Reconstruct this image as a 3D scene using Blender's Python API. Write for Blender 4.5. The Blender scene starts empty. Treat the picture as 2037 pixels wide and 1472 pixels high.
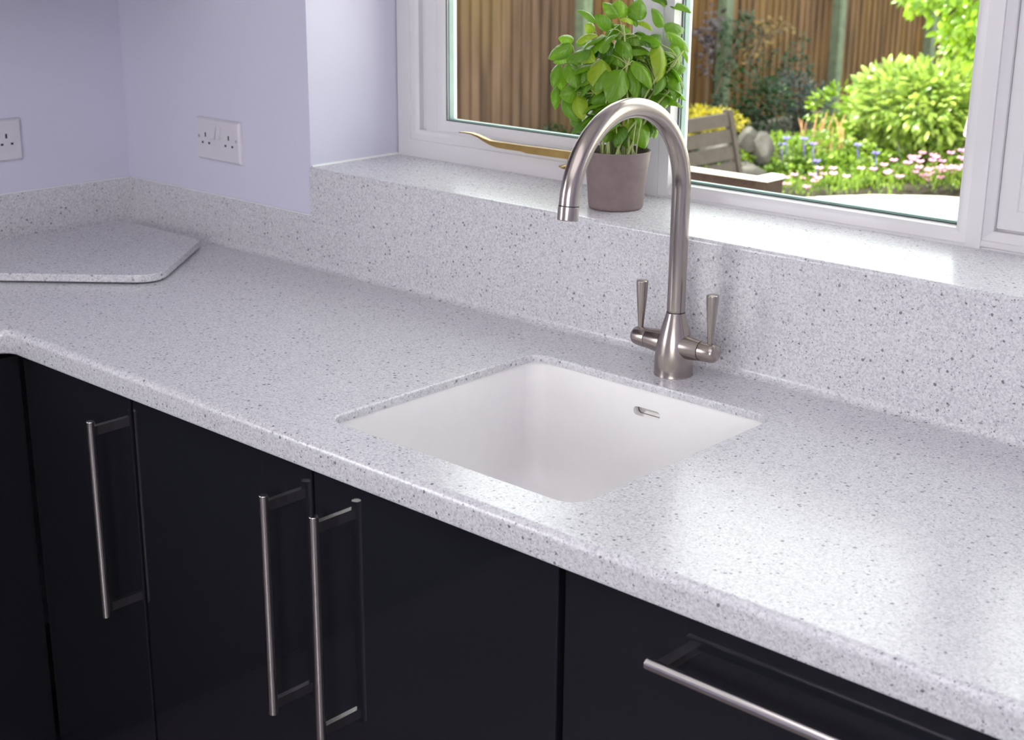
import bpy, bmesh, math, random
from math import pi, sin, cos, sqrt
from mathutils import Vector, Matrix
random.seed(11)
S = bpy.context.scene
COL = S.collection

# ------------------------------------------------------------------ camera
# units: metres. x runs right along the window wall, y out through the window,
# z = 0 is the top of the worktop (0.9 above the kitchen floor).
camd = bpy.data.cameras.new('camera'); cam = bpy.data.objects.new('camera', camd); COL.objects.link(cam)
r_, u_, f_ = Vector((.73698, .67587, .00761)), Vector((-.20869, .21683, .95364)), Vector((-.64288, .70441, -.30085))
m = Matrix((( r_.x, u_.x, -f_.x, 2.8065), (r_.y, u_.y, -f_.y, -1.7943), (r_.z, u_.z, -f_.z, .6698), (0, 0, 0, 1)))
cam.matrix_world = m
camd.sensor_fit = 'HORIZONTAL'; camd.sensor_width = 36; camd.lens = 50.585
camd.clip_start = .05; camd.clip_end = 200
camd.dof.use_dof = True; camd.dof.focus_distance = 2.05; camd.dof.aperture_fstop = 8.5
S.camera = cam
S.view_settings.view_transform = 'Standard'; S.view_settings.look = 'None'
S.view_settings.gamma = 1; S.view_settings.use_curve_mapping = False
S.view_settings.exposure = 0.0

# ------------------------------------------------------------------ sky and sun
w = bpy.data.worlds.new('sky'); S.world = w; w.use_nodes = True
nt = w.node_tree; nt.nodes.clear()
o = nt.nodes.new('ShaderNodeOutputWorld'); b = nt.nodes.new('ShaderNodeBackground')
sk = nt.nodes.new('ShaderNodeTexSky'); sk.sky_type = 'NISHITA'; sk.sun_disc = False
sk.sun_elevation = math.radians(52); sk.sun_rotation = math.radians(130); sk.air_density = 1.0; sk.dust_density = 3.0; sk.ozone_density = .6
mxw = nt.nodes.new('ShaderNodeMixRGB'); mxw.inputs[0].default_value = .88; mxw.inputs[2].default_value = (2.62, 2.55, 2.36, 1)   # thin bright cloud over the blue
nt.links.new(sk.outputs[0], mxw.inputs[1]); nt.links.new(mxw.outputs[0], b.inputs[0]); b.inputs[1].default_value = 1.45
nt.links.new(b.outputs[0], o.inputs[0])
def light(name, kind, loc, target, energy, color, **kw):
    d = bpy.data.lights.new(name, kind); d.energy = energy; d.color = color
    for k, v in kw.items(): setattr(d, k, v)
    ob = bpy.data.objects.new(name, d); COL.objects.link(ob); ob.location = loc
    ob.rotation_euler = (Vector(target) - Vector(loc)).to_track_quat('-Z', 'Y').to_euler()
    return ob
light('sun', 'SUN', (-8, 2, 14), (-8 + .55, 2 + .25, 14 - 1.0), 14.0, (1, .95, .86), angle=math.radians(.6))
# fill lights added out of view to brighten the room
light('left_fill_light', 'AREA', (-.02, -2.35, .25), (1.6, -.6, 0.0), 17, (.98, .955, 1.0), shape='RECTANGLE', size=1.0, size_y=1.6)  # soft fill from the left; the door around it is made up
light('overhead_fill_light', 'AREA', (2.5, -1.7, 1.47), (2.5, -1.7, 0), 18, (.97, .93, 1.0), shape='RECTANGLE', size=2.4, size_y=1.6)  # added overhead fill, no lamp modelled for it

light('rear_fill_light', 'AREA', (3.15, -3.74, .55), (.4, -.3, .15), 26, (.99, .965, 1.0), shape='RECTANGLE', size=1.6, size_y=1.0)  # added fill from behind; the window around it is made up

# ------------------------------------------------------------------ materials
class NT:
    def __init__(s, name):
        s.m = bpy.data.materials.new(name); s.m.use_nodes = True; s.t = s.m.node_tree; s.t.nodes.clear()
        s.out = s.n('OutputMaterial'); s.p = s.n('BsdfPrincipled'); s.l(s.p.outputs[0], s.out.inputs[0])
    def n(s, k, **kw):
        x = s.t.nodes.new('ShaderNode' + k)
        for a, v in kw.items(): setattr(x, a, v)
        return x
    def l(s, a, c): s.t.links.new(a, c)
    def math(s, op, a, c=None, clamp=False):
        x = s.n('Math', operation=op); x.use_clamp = clamp
        for i, v in enumerate((a, c)):
            if v is None: continue
            if hasattr(v, 'links'): s.l(v, x.inputs[i])
            else: x.inputs[i].default_value = v
        return x.outputs[0]
    def mix(s, f, a, c):
        x = s.n('MixRGB')
        for i, v in enumerate((f, a, c)):
            if hasattr(v, 'links'): s.l(v, x.inputs[i])
            else: x.inputs[i].default_value = v if i == 0 else (*v, 1)
        return x.outputs[0]
    def ramp(s, f, stops):
        x = s.n('ValToRGB'); e = x.color_ramp.elements
        while len(e) < len(stops): e.new(.5)
        for el, (p, c) in zip(e, stops): el.position = p; el.color = (*c, 1)
        s.l(f, x.inputs[0]); return x.outputs[0]
    def pos(s): return s.n('NewGeometry').outputs['Position']
    def tex(s, kind, scale, vec=None, **kw):
        x = s.n('Tex' + kind, **kw); x.inputs['Scale'].default_value = scale
        s.l(vec if vec is not None else s.pos(), x.inputs['Vector']); return x
    def scaled(s, v, vec=None):
        x = s.n('VectorMath', operation='MULTIPLY'); s.l(vec if vec is not None else s.pos(), x.inputs[0]); x.inputs[1].default_value = v
        return x.outputs[0]
    def bump(s, h, strength=.3, dist=.002):
        x = s.n('Bump'); x.inputs['Strength'].default_value = strength; x.inputs['Distance'].default_value = dist
        s.l(h, x.inputs['Height']); s.l(x.outputs[0], s.p.inputs['Normal'])
    def set(s, **kw):
        for k, v in kw.items():
            k = {'col': 'Base Color', 'rough': 'Roughness', 'metal': 'Metallic', 'spec': 'Specular IOR Level', 'coat': 'Coat Weight', 'coatr': 'Coat Roughness', 'sub': 'Subsurface Weight'}[k]
            i = s.p.inputs[k]
            if hasattr(v, 'links'): s.l(v, i)
            else: i.default_value = (*v, 1) if isinstance(v, tuple) else v
        return s

def mat_plain(name, col, rough=.5, metal=0, spec=.5, var=.06, scale=40, bump=0, **kw):
    s = NT(name); n = s.tex('Noise', scale); n.inputs['Detail'].default_value = 4
    lo = tuple(c * (1 - var) for c in col); hi = tuple(min(1, c * (1 + var)) for c in col)
    s.set(col=s.ramp(n.outputs[0], [(.3, lo), (.7, hi)]), rough=rough, metal=metal, spec=spec, **kw)
    if bump: s.bump(n.outputs[0], bump)
    return s.m

def mat_stone():
    s = NT('speckled_solid_surface')
    v = s.tex('Voronoi', 400); v.inputs['Randomness'].default_value = 1
    sep = s.n('SeparateColor'); s.l(v.outputs['Color'], sep.inputs[0])
    n = s.tex('Noise', 230); n.inputs['Detail'].default_value = 3
    mot = s.math('ADD', s.math('MULTIPLY', sep.outputs[0], .45), s.math('MULTIPLY', n.outputs[0], .62))
    base = s.ramp(mot, [(.2, (.42, .41, .455)), (.48, (.585, .575, .612)), (.8, (.71, .70, .725))])
    def spots(scale, frac, r0, r1, vec=None):
        q = s.tex('Voronoi', scale, vec)
        c = s.n('SeparateColor'); s.l(q.outputs['Color'], c.inputs[0])
        pick = s.math('GREATER_THAN', c.outputs[0], 1 - frac)
        rad = s.math('ADD', s.math('MULTIPLY', c.outputs[1], r1 - r0), r0)
        d = s.math('SUBTRACT', rad, q.outputs['Distance'])
        e = s.math('MULTIPLY', d, 14, True)
        return s.math('MULTIPLY', e, pick), c.outputs[2]
    wob = s.n('VectorMath', operation='ADD')
    nn = s.tex('Noise', 330); s.l(nn.outputs['Color'], wob.inputs[0])
    sc = s.n('VectorMath', operation='SCALE'); s.l(wob.outputs[0], sc.inputs[0]); sc.inputs['Scale'].default_value = .0040
    wp = s.n('VectorMath', operation='ADD'); s.l(sc.outputs[0], wp.inputs[0]); s.l(s.pos(), wp.inputs[1])
    vr = s.n('VectorRotate', rotation_type='EULER_XYZ'); vr.inputs['Rotation'].default_value = (.61, .47, .83)   # keep the chips off the axes of the slab
    s.l(wp.outputs[0], vr.inputs['Vector']); wp = vr.outputs[0]
    f1, h1 = spots(118, .48, .06, .33, wp)
    f2, h2 = spots(300, .26, .14, .42, wp)
    f3, h3 = spots(330, .08, .25, .5, wp)
    dark = s.ramp(h1, [(0, (.09, .085, .10)), (.6, (.17, .16, .185)), (1, (.28, .25, .26))])
    c = s.mix(s.math('MULTIPLY', f3, .5), base, (.74, .73, .75))
    c = s.mix(s.math('MULTIPLY', f2, .85), c, (.23, .215, .255))
    c = s.mix(s.math('MULTIPLY', f1, .85), c, dark)
    s.set(col=c, rough=.25, spec=.75)
    return s.m

def mat_paint(name, col, rough=.6):
    s = NT(name); n = s.tex('Noise', 220); n.inputs['Detail'].default_value = 3
    n2 = s.tex('Noise', 3)
    s.set(col=s.mix(s.math('MULTIPLY', n2.outputs[0], .1), col, tuple(c * .9 for c in col)), rough=rough, spec=.3)
    s.bump(n.outputs[0], .06, .001); return s.m

def mat_brushed(name, col, rough, axis):
    s = NT(name); sc = [900, 900, 900]; sc[axis] = 12
    n = s.tex('Noise', 1, s.scaled(tuple(sc))); n.inputs['Detail'].default_value = 2
    s.set(col=col, metal=1, rough=rough)
    return s.m

def mat_gloss_black():
    s = NT('gloss_black_door')
    n = s.tex('Noise', 5)
    s.set(col=(.012, .0125, .017), rough=.06, spec=.42)
    s.bump(n.outputs[0], .015, .004); return s.m

def mat_glass():
    s = NT('window_glass'); s.t.nodes.remove(s.p)
    fr = s.n('Fresnel'); fr.inputs[0].default_value = 1.06
    tr = s.n('BsdfTransparent'); tr.inputs[0].default_value = (.97, .985, .975, 1)
    gl = s.n('BsdfGlossy'); gl.inputs['Roughness'].default_value = .01
    mx = s.n('MixShader'); s.l(fr.outputs[0], mx.inputs[0]); s.l(tr.outputs[0], mx.inputs[1]); s.l(gl.outputs[0], mx.inputs[2])
    s.l(mx.outputs[0], s.out.inputs[0]); return s.m

def mat_leaf(name, lo, hi, edge=None, trans=.35, rough=.35, veins=False, spec=.5):
    s = NT(name)
    a = s.n('Attribute', attribute_name='tone')
    n = s.tex('Noise', 60)
    t = s.math('ADD', s.math('MULTIPLY', a.outputs['Fac'], .8), s.math('MULTIPLY', n.outputs[0], .25), True)
    c = s.ramp(t, [(.05, lo), (.95, hi)]) if edge is None else s.ramp(t, [(.05, lo), (.7, hi), (1, edge)])
    if veins:      # side veins sweep from the midrib towards the tip; the blade is quilted between them
        lt = s.n('Attribute', attribute_name='along').outputs['Fac']; ls = s.math('ABSOLUTE', s.n('Attribute', attribute_name='across').outputs['Fac'])
        ph = s.math('MULTIPLY', s.math('SUBTRACT', lt, s.math('MULTIPLY', ls, .30)), 14)
        sn = s.math('ABSOLUTE', s.math('SINE', ph)); rib = s.math('MINIMUM', s.math('MULTIPLY', ls, 7), 1.0)
        h = s.math('MULTIPLY', s.math('POWER', sn, .6), rib)
        vein = s.math('SUBTRACT', 1.0, s.math('MULTIPLY', h, 3.5), True)
        c = s.mix(s.math('MULTIPLY', vein, .16), c, (.36, .52, .10))
        s.bump(h, .30, .0016)
    s.set(col=c, rough=rough, spec=spec)
    tl = s.n('BsdfTranslucent'); s.l(s.mix(.5, c, tuple(min(1, x * 1.5) for x in hi)), tl.inputs[0])
    mx = s.n('MixShader'); mx.inputs[0].default_value = trans
    s.l(s.p.outputs[0], mx.inputs[1]); s.l(tl.outputs[0], mx.inputs[2]); s.l(mx.outputs[0], s.out.inputs[0])
    return s.m

def mat_fence():
    s = NT('weathered_fence_boards')
    n = s.tex('Noise', 1, s.scaled((14, 14, 1.6))); n.inputs['Detail'].default_value = 5
    a = s.n('Attribute', attribute_name='tone')
    c = s.ramp(s.math('ADD', s.math('MULTIPLY', n.outputs[0], .7), s.math('MULTIPLY', a.outputs['Fac'], .3)),
               [(.25, (.026, .015, .010)), (.5, (.082, .050, .033)), (.8, (.15, .095, .064))])
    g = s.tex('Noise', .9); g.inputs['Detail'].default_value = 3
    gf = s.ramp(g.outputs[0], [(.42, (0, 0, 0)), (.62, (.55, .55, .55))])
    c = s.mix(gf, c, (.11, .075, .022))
    yy = s.n('SeparateXYZ'); s.l(s.pos(), yy.inputs[0])      # panels beyond the second post are mixed more golden
    golden_mix = s.math('MULTIPLY', s.math('GREATER_THAN', yy.outputs[1], 6.57), .5)
    c = s.mix(golden_mix, c, s.ramp(n.outputs[0], [(.3, (.05, .022, .006)), (.6, (.17, .085, .018)), (.8, (.24, .13, .03))]))
    k = s.tex('Voronoi', 3.1, s.scaled((1, 1, .6))); kf = s.ramp(k.outputs['Distance'], [(.05, (.7, .7, .7)), (.11, (0, 0, 0))])
    c = s.mix(kf, c, (.06, .035, .025))
    s.set(col=c, rough=.8, spec=.2); s.bump(n.outputs[0], .4, .004); return s.m

MT = {}
MT['stone'] = mat_stone()
MT['wall'] = mat_paint('lilac_grey_wall_paint', (.645, .635, .765))
MT['ceil'] = mat_paint('white_ceiling_paint', (.75, .75, .77))
MT['frame'] = mat_plain('white_window_gloss', (.70, .68, .70), .28, var=.02, scale=9)
MT['sink'] = mat_plain('white_sink', (.90, .885, .885), .3, var=.01)
MT['steelz'] = mat_brushed('brushed_steel_column', (.42, .365, .335), .21, 0)
MT['steel'] = mat_brushed('brushed_steel', (.42, .37, .34), .21, 2)
MT['handle'] = mat_brushed('brushed_handle_steel', (.74, .70, .68), .15, 2)
MT['black'] = mat_gloss_black()
MT['blackedge'] = mat_plain('door_edge_grey', (.03, .04, .05), .3)
MT['carcass'] = mat_plain('dark_carcass', (.004, .004, .005), .7)
MT['socket'] = mat_plain('white_socket_plastic', (.66, .63, .69), .35, var=.02)
MT['dark'] = mat_plain('dark_slot', (.02, .018, .02), .5)
MT['glass'] = mat_glass()
MT['spacer'] = mat_plain('glazing_spacer', (.25, .36, .34), .4)
MT['bead'] = mat_plain('outer_white_bead', (.75, .8, .74), .5, var=.02)
MT['gasket'] = mat_plain('dark_gasket', (.03, .05, .045), .6)
MT['brass'] = mat_plain('brass', (.42, .28, .10), .3, metal=1, var=.1)
MT['pot'] = mat_plain('mauve_grey_clay', (.20, .145, .145), .6, var=.1, scale=60, bump=.1)
MT['soil'] = mat_plain('dark_soil', (.035, .022, .018), .9, var=.5, scale=200, bump=.8)
MT['stem'] = mat_plain('pale_green_stem', (.38, .44, .16), .5, var=.2, scale=90)
MT['basil'] = mat_leaf('basil_leaf', (.05, .15, .010), (.19, .38, .018), (.40, .50, .03), .33, .3, veins=True)
MT['seal'] = mat_plain('white_sealant', (.78, .80, .80), .4, var=.01)
MT['floor'] = mat_plain('grey_brown_floor_tiles', (.14, .12, .125), .35, var=.1, scale=3)
MT['unit'] = mat_plain('wall_unit_dark_plum', (.10, .07, .10), .3)
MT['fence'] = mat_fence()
MT['post'] = mat_plain('green_tinged_concrete', (.105, .135, .085), .85, var=.25, scale=18, bump=.3)
MT['earth'] = mat_plain('garden_soil', (.035, .026, .017), .95, var=.4, scale=6, bump=.5)
MT['paving'] = mat_plain('pale_paving', (.78, .74, .68), .7, var=.06, scale=5)
MT['chairwood'] = mat_plain('grey_brown_slats', (.060, .050, .043), .75, spec=.12, var=.12, scale=25)
MT['rattan'] = mat_plain('dark_brown_chair_back', (.030, .018, .014), .8, spec=.1, var=.2, scale=60, bump=.3)
MT['cap'] = mat_plain('sunlit_chair_rail', (.62, .60, .55), .5)  # sunlight on the chair's top edges is put into this pale colour
MT['rock'] = mat_plain('pale_rockery_stone', (.085, .08, .072), .9, spec=.15, var=.5, scale=9, bump=.8)
MT['bush'] = mat_leaf('laurel_leaf', (.035, .11, .004), (.28, .44, .012), None, .3, .3)
MT['bushpale'] = mat_leaf('variegated_leaf', (.04, .13, .006), (.42, .54, .10), None, .3, .3)
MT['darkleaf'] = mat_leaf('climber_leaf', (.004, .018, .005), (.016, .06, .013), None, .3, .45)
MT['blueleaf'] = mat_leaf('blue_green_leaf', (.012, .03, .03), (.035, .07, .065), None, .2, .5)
MT['yellow'] = mat_leaf('golden_shrub_leaf', (.12, .15, .01), (.55, .44, .02), None, .3, .5)
MT['mound'] = mat_leaf('geranium_leaf', (.03, .09, .008), (.27, .40, .04), None, .3, .4)
MT['pink'] = mat_plain('pink_petals', (.76, .33, .54), .6, var=.15, scale=40)
MT['violet'] = mat_plain('violet_petals', (.22, .16, .62), .6, var=.15)
MT['tan'] = mat_plain('tan_flower_spikes', (.62, .33, .16), .7, var=.2)
MT['orange'] = mat_leaf('bronze_rose_leaf', (.06, .03, .015), (.22, .15, .03), None, .3, .5)
MT['plum'] = mat_leaf('plum_leaf', (.025, .016, .022), (.06, .045, .055), None, .2, .5)
MT['twig'] = mat_plain('brown_twig', (.09, .06, .04), .8)
MT['cloth'] = mat_plain('white_canvas', (.85, .85, .85), .8, var=.02)
MT['render'] = mat_plain('outer_brick', (.35, .2, .14), .8, var=.2, scale=12)

# ------------------------------------------------------------------ geometry helpers
def tag(o, label=None, cat=None, group=None, kind=None):
    if label: o['label'] = label
    if cat: o['category'] = cat
    if group: o['group'] = group
    if kind: o['kind'] = kind
    return o
def empty(name, loc, label=None, cat=None, group=None, kind=None, parent=None):
    o = bpy.data.objects.new(name, None); COL.objects.link(o); o.location = loc; o.empty_display_size = .05
    if parent: o.parent = parent
    return tag(o, label, cat, group, kind)
def wloc(o):
    v = Vector((0, 0, 0))
    while o: v += o.location; o = o.parent
    return v
def obj(name, bm, mat, parent=None, smooth=True, angle=40, bevel=0):
    bmesh.ops.remove_doubles(bm, verts=bm.verts, dist=1e-6)
    bmesh.ops.recalc_face_normals(bm, faces=bm.faces) if not bm.faces.layers.int.get('nofix') else None
    me = bpy.data.meshes.new(name)
    if parent: bmesh.ops.translate(bm, verts=bm.verts, vec=-wloc(parent))
    else:
        c = Vector((0, 0, 0)); lo = min(v.co.z for v in bm.verts)
        for v in bm.verts: c += v.co
        c /= len(bm.verts); c.z = lo
        bmesh.ops.translate(bm, verts=bm.verts, vec=-c)
    bm.to_mesh(me); bm.free()
    me.materials.append(mat)
    o = bpy.data.objects.new(name, me); COL.objects.link(o)
    if parent: o.parent = parent
    else: o.location = c
    if smooth:
        me.shade_smooth()
        if angle < 180:
            me.update()
            ang = math.radians(angle); b2 = bmesh.new(); b2.from_mesh(me)
            for e in b2.edges:
                if len(e.link_faces) != 2 or e.calc_face_angle(0) > ang: e.smooth = False
            b2.to_mesh(me); b2.free()
    if smooth and angle <= 60:
        wn = o.modifiers.new('flat faces', 'WEIGHTED_NORMAL'); wn.keep_sharp = True; wn.weight = 60
    if bevel:
        md = o.modifiers.new('edge', 'BEVEL'); md.width = bevel; md.segments = 2; md.limit_method = 'ANGLE'; md.angle_limit = math.radians(40)
        md.harden_normals = False
    return o
def box(bm, x0, x1, y0, y1, z0, z1):
    vs = [bm.verts.new((x, y, z)) for x in (x0, x1) for y in (y0, y1) for z in (z0, z1)]
    for a in ((0, 1, 3, 2), (4, 6, 7, 5), (0, 4, 5, 1), (2, 3, 7, 6), (0, 2, 6, 4), (1, 5, 7, 3)):
        bm.faces.new([vs[i] for i in a])
    return bm
def B(*a): return box(bmesh.new(), *a)
def prism(bm, pts, axis, a, b):
    """extrude a 2D polygon; axis = index of the extrusion axis"""
    def P(p, v):
        l = list(p); l.insert(axis, v); return l
    A = [bm.verts.new(P(p, a)) for p in pts]; C = [bm.verts.new(P(p, b)) for p in pts]
    n = len(pts)
    bm.faces.new(A); bm.faces.new(C[::-1])
    for i in range(n): bm.faces.new((A[i], C[i], C[(i + 1) % n], A[(i + 1) % n]))
    return bm
def lathe(bm, prof, origin=(0, 0, 0), axis='z', seg=40, cap=True):
    rings = []
    O = Vector(origin)
    for rad, h in prof:
        ring = []
        for i in range(seg):
            a = 2 * pi * i / seg; c, s = rad * cos(a), rad * sin(a)
            v = {'z': (c, s, h), 'x': (h, c, s), 'y': (c, h, s)}[axis]
            ring.append(bm.verts.new(O + Vector(v)))
        rings.append(ring)
    for A, C in zip(rings, rings[1:]):
        for i in range(seg): bm.faces.new((A[i], A[(i + 1) % seg], C[(i + 1) % seg], C[i]))
    if cap:
        for R in (rings[0], rings[-1]):
            if (R[0].co - R[seg // 2].co).length > 1e-5: bm.faces.new(R)
    return bm
def tube(bm, pts, rad, seg=24, cap=True):
    pts = [Vector(p) for p in pts]; n = len(pts)
    rr = rad if isinstance(rad, (list, tuple)) else [rad] * n
    t0 = (pts[1] - pts[0]).normalized(); up = Vector((0, 0, 1)) if abs(t0.z) < .9 else Vector((1, 0, 0))
    x = t0.cross(up).normalized(); rings = []
    for i, p in enumerate(pts):
        t = (pts[min(i + 1, n - 1)] - pts[max(i - 1, 0)]).normalized()
        x = (x - t * x.dot(t)).normalized(); y = t.cross(x)
        rings.append([bm.verts.new(p + (x * cos(2 * pi * k / seg) + y * sin(2 * pi * k / seg)) * rr[i]) for k in range(seg)])
    for A, C in zip(rings, rings[1:]):
        for i in range(seg): bm.faces.new((A[i], A[(i + 1) % seg], C[(i + 1) % seg], C[i]))
    if cap: bm.faces.new(rings[0]); bm.faces.new(rings[-1])
    return bm
def frame_ring(bm, x0, x1, z0, z1, prof):
    """mitred rectangular frame; prof = closed list of (inset, y)"""
    cor = []
    for sx, sz, X, Z in ((1, 1, x0, z0), (-1, 1, x1, z0), (-1, -1, x1, z1), (1, -1, x0, z1)):
        cor.append([bm.verts.new((X + sx * d, y, Z + sz * d)) for d, y in prof])
    n = len(prof)
    for k in range(4):
        A, C = cor[k], cor[(k + 1) % 4]
        for i in range(n): bm.faces.new((A[i], A[(i + 1) % n], C[(i + 1) % n], C[i]))
    return bm
def rrect(x0, x1, y0, y1, r, n=8):
    pts = []
    for cx, cy, a0 in ((x1 - r, y1 - r, 0), (x0 + r, y1 - r, 90), (x0 + r, y0 + r, 180), (x1 - r, y0 + r, 270)):
        for i in range(n + 1):
            a = math.radians(a0 + 90 * i / n); pts.append((cx + r * cos(a), cy + r * sin(a)))
    return pts
def inset(pts, d):
    """offset closed CCW polygon inward by d (mitred)"""
    n = len(pts); out = []
    for i in range(n):
        p0, p1, p2 = Vector(pts[i - 1]), Vector(pts[i]), Vector(pts[(i + 1) % n])
        e1, e2 = (p1 - p0).normalized(), (p2 - p1).normalized()
        n1, n2 = Vector((-e1.y, e1.x)), Vector((-e2.y, e2.x)); b = (n1 + n2)
        b = b / max(b.length_squared, 1e-9) * 2
        out.append(tuple(p1 + b * d))
    return out
def loops(bm, polys):
    rings = [[bm.verts.new(p) for p in ring] for ring in polys]
    for A, C in zip(rings, rings[1:]):
        for i in range(len(A)): bm.faces.new((A[i], A[(i + 1) % len(A)], C[(i + 1) % len(A)], C[i]))
    return rings
def fill_between(bm, ringA, ringB):
    es = []
    for R in (ringA, ringB):
        for i in range(len(R)):
            e = bm.edges.get((R[i], R[(i + 1) % len(R)])) or bm.edges.new((R[i], R[(i + 1) % len(R)])); es.append(e)
    bmesh.ops.triangle_fill(bm, edges=es, use_beauty=True)
def boolean_cut(o, cutter):
    md = o.modifiers.new('cut', 'BOOLEAN'); md.object = cutter; md.operation = 'DIFFERENCE'; md.solver = 'EXACT'
    dg = bpy.context.evaluated_depsgraph_get(); me = bpy.data.meshes.new_from_object(o.evaluated_get(dg))
    old = o.data; o.modifiers.remove(md); o.data = me
    bpy.data.objects.remove(cutter)

# ------------------------------------------------------------------ room shell
XR = .628; SZ = .2; XE = 2.60; WT = .42          # window opening: left reveal, sill height, right end, top
WH = 1.12
bm = bmesh.new()
y0, y1 = .006, .36
for a in ((-.1, XR, y0, y1, -.9, 1.5), (XR, XE, y0 + .02, y1, -.9, SZ - .02), (XE, 4.3, y0, y1, -.9, 1.5), (XR, XE, y0, y1, WH, 1.5)): box(bm, *a)
tag(obj('wall_back', bm, MT['wall'], smooth=False), kind='structure')
bm = bmesh.new()
for a in ((-.1, -.006, -1.75, .006, -.9, 1.5), (-.1, -.006, -2.95, -1.75, 1.2, 1.5), (-.1, -.006, -3.8, -2.95, -.9, 1.5)): box(bm, *a)
tag(obj('wall_left', bm, MT['wall'], smooth=False), kind='structure')
tag(obj('wall_right', B(4.2, 4.3, -3.8, .36, -.9, 1.5), MT['wall'], smooth=False), kind='structure')
bm = bmesh.new()
for a in ((-.1, 2.3, -3.9, -3.8, -.9, 1.5), (4.0, 4.3, -3.9, -3.8, -.9, 1.5), (2.3, 4.0, -3.9, -3.8, -.9, 0), (2.3, 4.0, -3.9, -3.8, 1.1, 1.5)): box(bm, *a)
tag(obj('wall_front', bm, MT['wall'], smooth=False), kind='structure')
w2 = empty('added_window_2', (3.15, -3.85, 0), kind='structure')  # unseen window added around the rear fill light
bm = bmesh.new(); frame_ring(bm, 2.3, 4.0, 0, 1.1, [(0, -3.88), (.06, -3.88), (.06, -3.83), (0, -3.83)])
obj('added_window_frame', bm, MT['frame'], w2, smooth=False)
obj('glass_pane', B(2.36, 3.94, -3.86, -3.854, .06, 1.04), MT['glass'], w2, smooth=False)
tag(obj('ceiling', B(-.1, 4.3, -3.9, .36, 1.5, 1.6), MT['ceil'], smooth=False), kind='structure')
tag(obj('floor', B(-.1, 4.3, -3.9, .36, -1.0, -.9), MT['floor'], smooth=False), kind='structure')
# unseen garden door in the left wall, added around the left fill light
d1 = empty('added_door_1', (-.05, -2.35, -.9), kind='structure')
bm = bmesh.new()
for a in ((-.09, -.04, -2.95, -2.85, -.9, 1.2), (-.09, -.04, -1.85, -1.75, -.9, 1.2), (-.09, -.04, -2.85, -1.85, 1.1, 1.2), (-.09, -.04, -2.85, -1.85, -.9, -.7)): box(bm, *a)
obj('added_door_frame', bm, MT['frame'], d1, smooth=False)
obj('glass_pane', B(-.07, -.064, -2.85, -1.85, -.7, 1.1), MT['glass'], d1, smooth=False)

# ------------------------------------------------------------------ worktop with sink cut-out
DF = .648; LF = .600; TH = .042
ri = .030
out = [(-.004, -2.6), (LF, -2.6)]
cx, cy = LF + ri, -DF - ri
for i in range(9):
    a = math.radians(180 - 90 * i / 8); out.append((cx + ri * cos(a), cy + ri * sin(a)))
out += [(3.3, -DF), (3.3, .004), (-.004, .004)]
hole = rrect(1.341, 1.792, -.570, -.133, .030)
bm = bmesh.new()
prof = [(.012, 0), (.0085, -.0004), (.0052, -.0018), (.0024, -.0042), (.0007, -.0075), (0, -.012), (0, -.036), (.0012, -.040), (.004, -TH), (.03, -TH), (.03, -.0125)]
R = loops(bm, [[(p[0], p[1], z) for p in inset(out, d)] for d, z in prof])
hp = [(.0030, 0), (.0014, -.0004), (.0004, -.0014), (0, -.003), (0, -.0125)]
H = loops(bm, [[(p[0], p[1], z) for p in inset(hole, -d)] for d, z in hp])
fill_between(bm, R[0], H[0]); fill_between(bm, R[-1], H[-1])
worktop = obj('worktop', bm, MT['stone'], angle=35)
tag(worktop, 'pale grey speckled L-shaped kitchen worktop around the white sink', 'worktop')
# coved upstand: left wall and window wall, rising to the sill right of the socket
def upstand():
    bm = bmesh.new(); c = .012
    prof = [(.006, .0), (-c, 0)] + [(-c + c * sin(math.radians(a)), c - c * cos(math.radians(a))) for a in (15, 30, 45, 60, 75, 90)]
    # window wall, low part (y negative = into the room), then tall part
    H0 = .1026
    path = [('x', 0)]
    def sect(h, top_r=.0015): return [(.006, 0)] + prof[1:] + [(0, h - top_r), (.001, h), (.006, h)]
    rings = []
    s = sect(H0)
    rings.append([bm.verts.new((-p, -2.6, z)) for p, z in s])          # left run, far end (p is the offset from the wall face)
    rings.append([bm.verts.new((-p, p, z)) for p, z in s])            # inner corner mitre
    rings.append([bm.verts.new((XR, p, z)) for p, z in s])
    for A, C in zip(rings, rings[1:]):
        for i in range(len(A) - 1): bm.faces.new((A[i], A[i + 1], C[i + 1], C[i]))
    bm.faces.new(rings[0])
    s2 = [(.026, 0)] + prof[1:] + [(0, SZ - .0062), (.004, SZ - .0064), (.026, SZ - .0064)]
    A = [bm.verts.new((XR, p, z)) for p, z in s2]; C = [bm.verts.new((3.3, p, z)) for p, z in s2]
    for i in range(len(A) - 1): bm.faces.new((A[i], A[i + 1], C[i + 1], C[i]))
    bm.faces.new(A); bm.faces.new(C)
    return bm
o = obj('upstand', upstand(), MT['stone'], worktop, angle=50)
# window sill
bm = bmesh.new()
pr = [(.028, SZ - .012), (.028, SZ - .0062), (0, SZ - .0062), (.0002, SZ - .0042), (.0012, SZ - .0020), (.0032, SZ - .0006), (.006, SZ), (.30, SZ), (.30, SZ - .012)]
A = [bm.verts.new((XR + .0005, y, z)) for y, z in pr]; C = [bm.verts.new((XE, y, z)) for y, z in pr]
bm.faces.new(A); bm.faces.new(C[::-1])
for i in range(len(A)): bm.faces.new((A[i], A[(i + 1) % len(A)], C[(i + 1) % len(A)], C[i]))
tag(obj('window_sill', bm, MT['stone'], angle=50), 'pale speckled window sill above the upstand, holding the basil pot', 'window sill')
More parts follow.
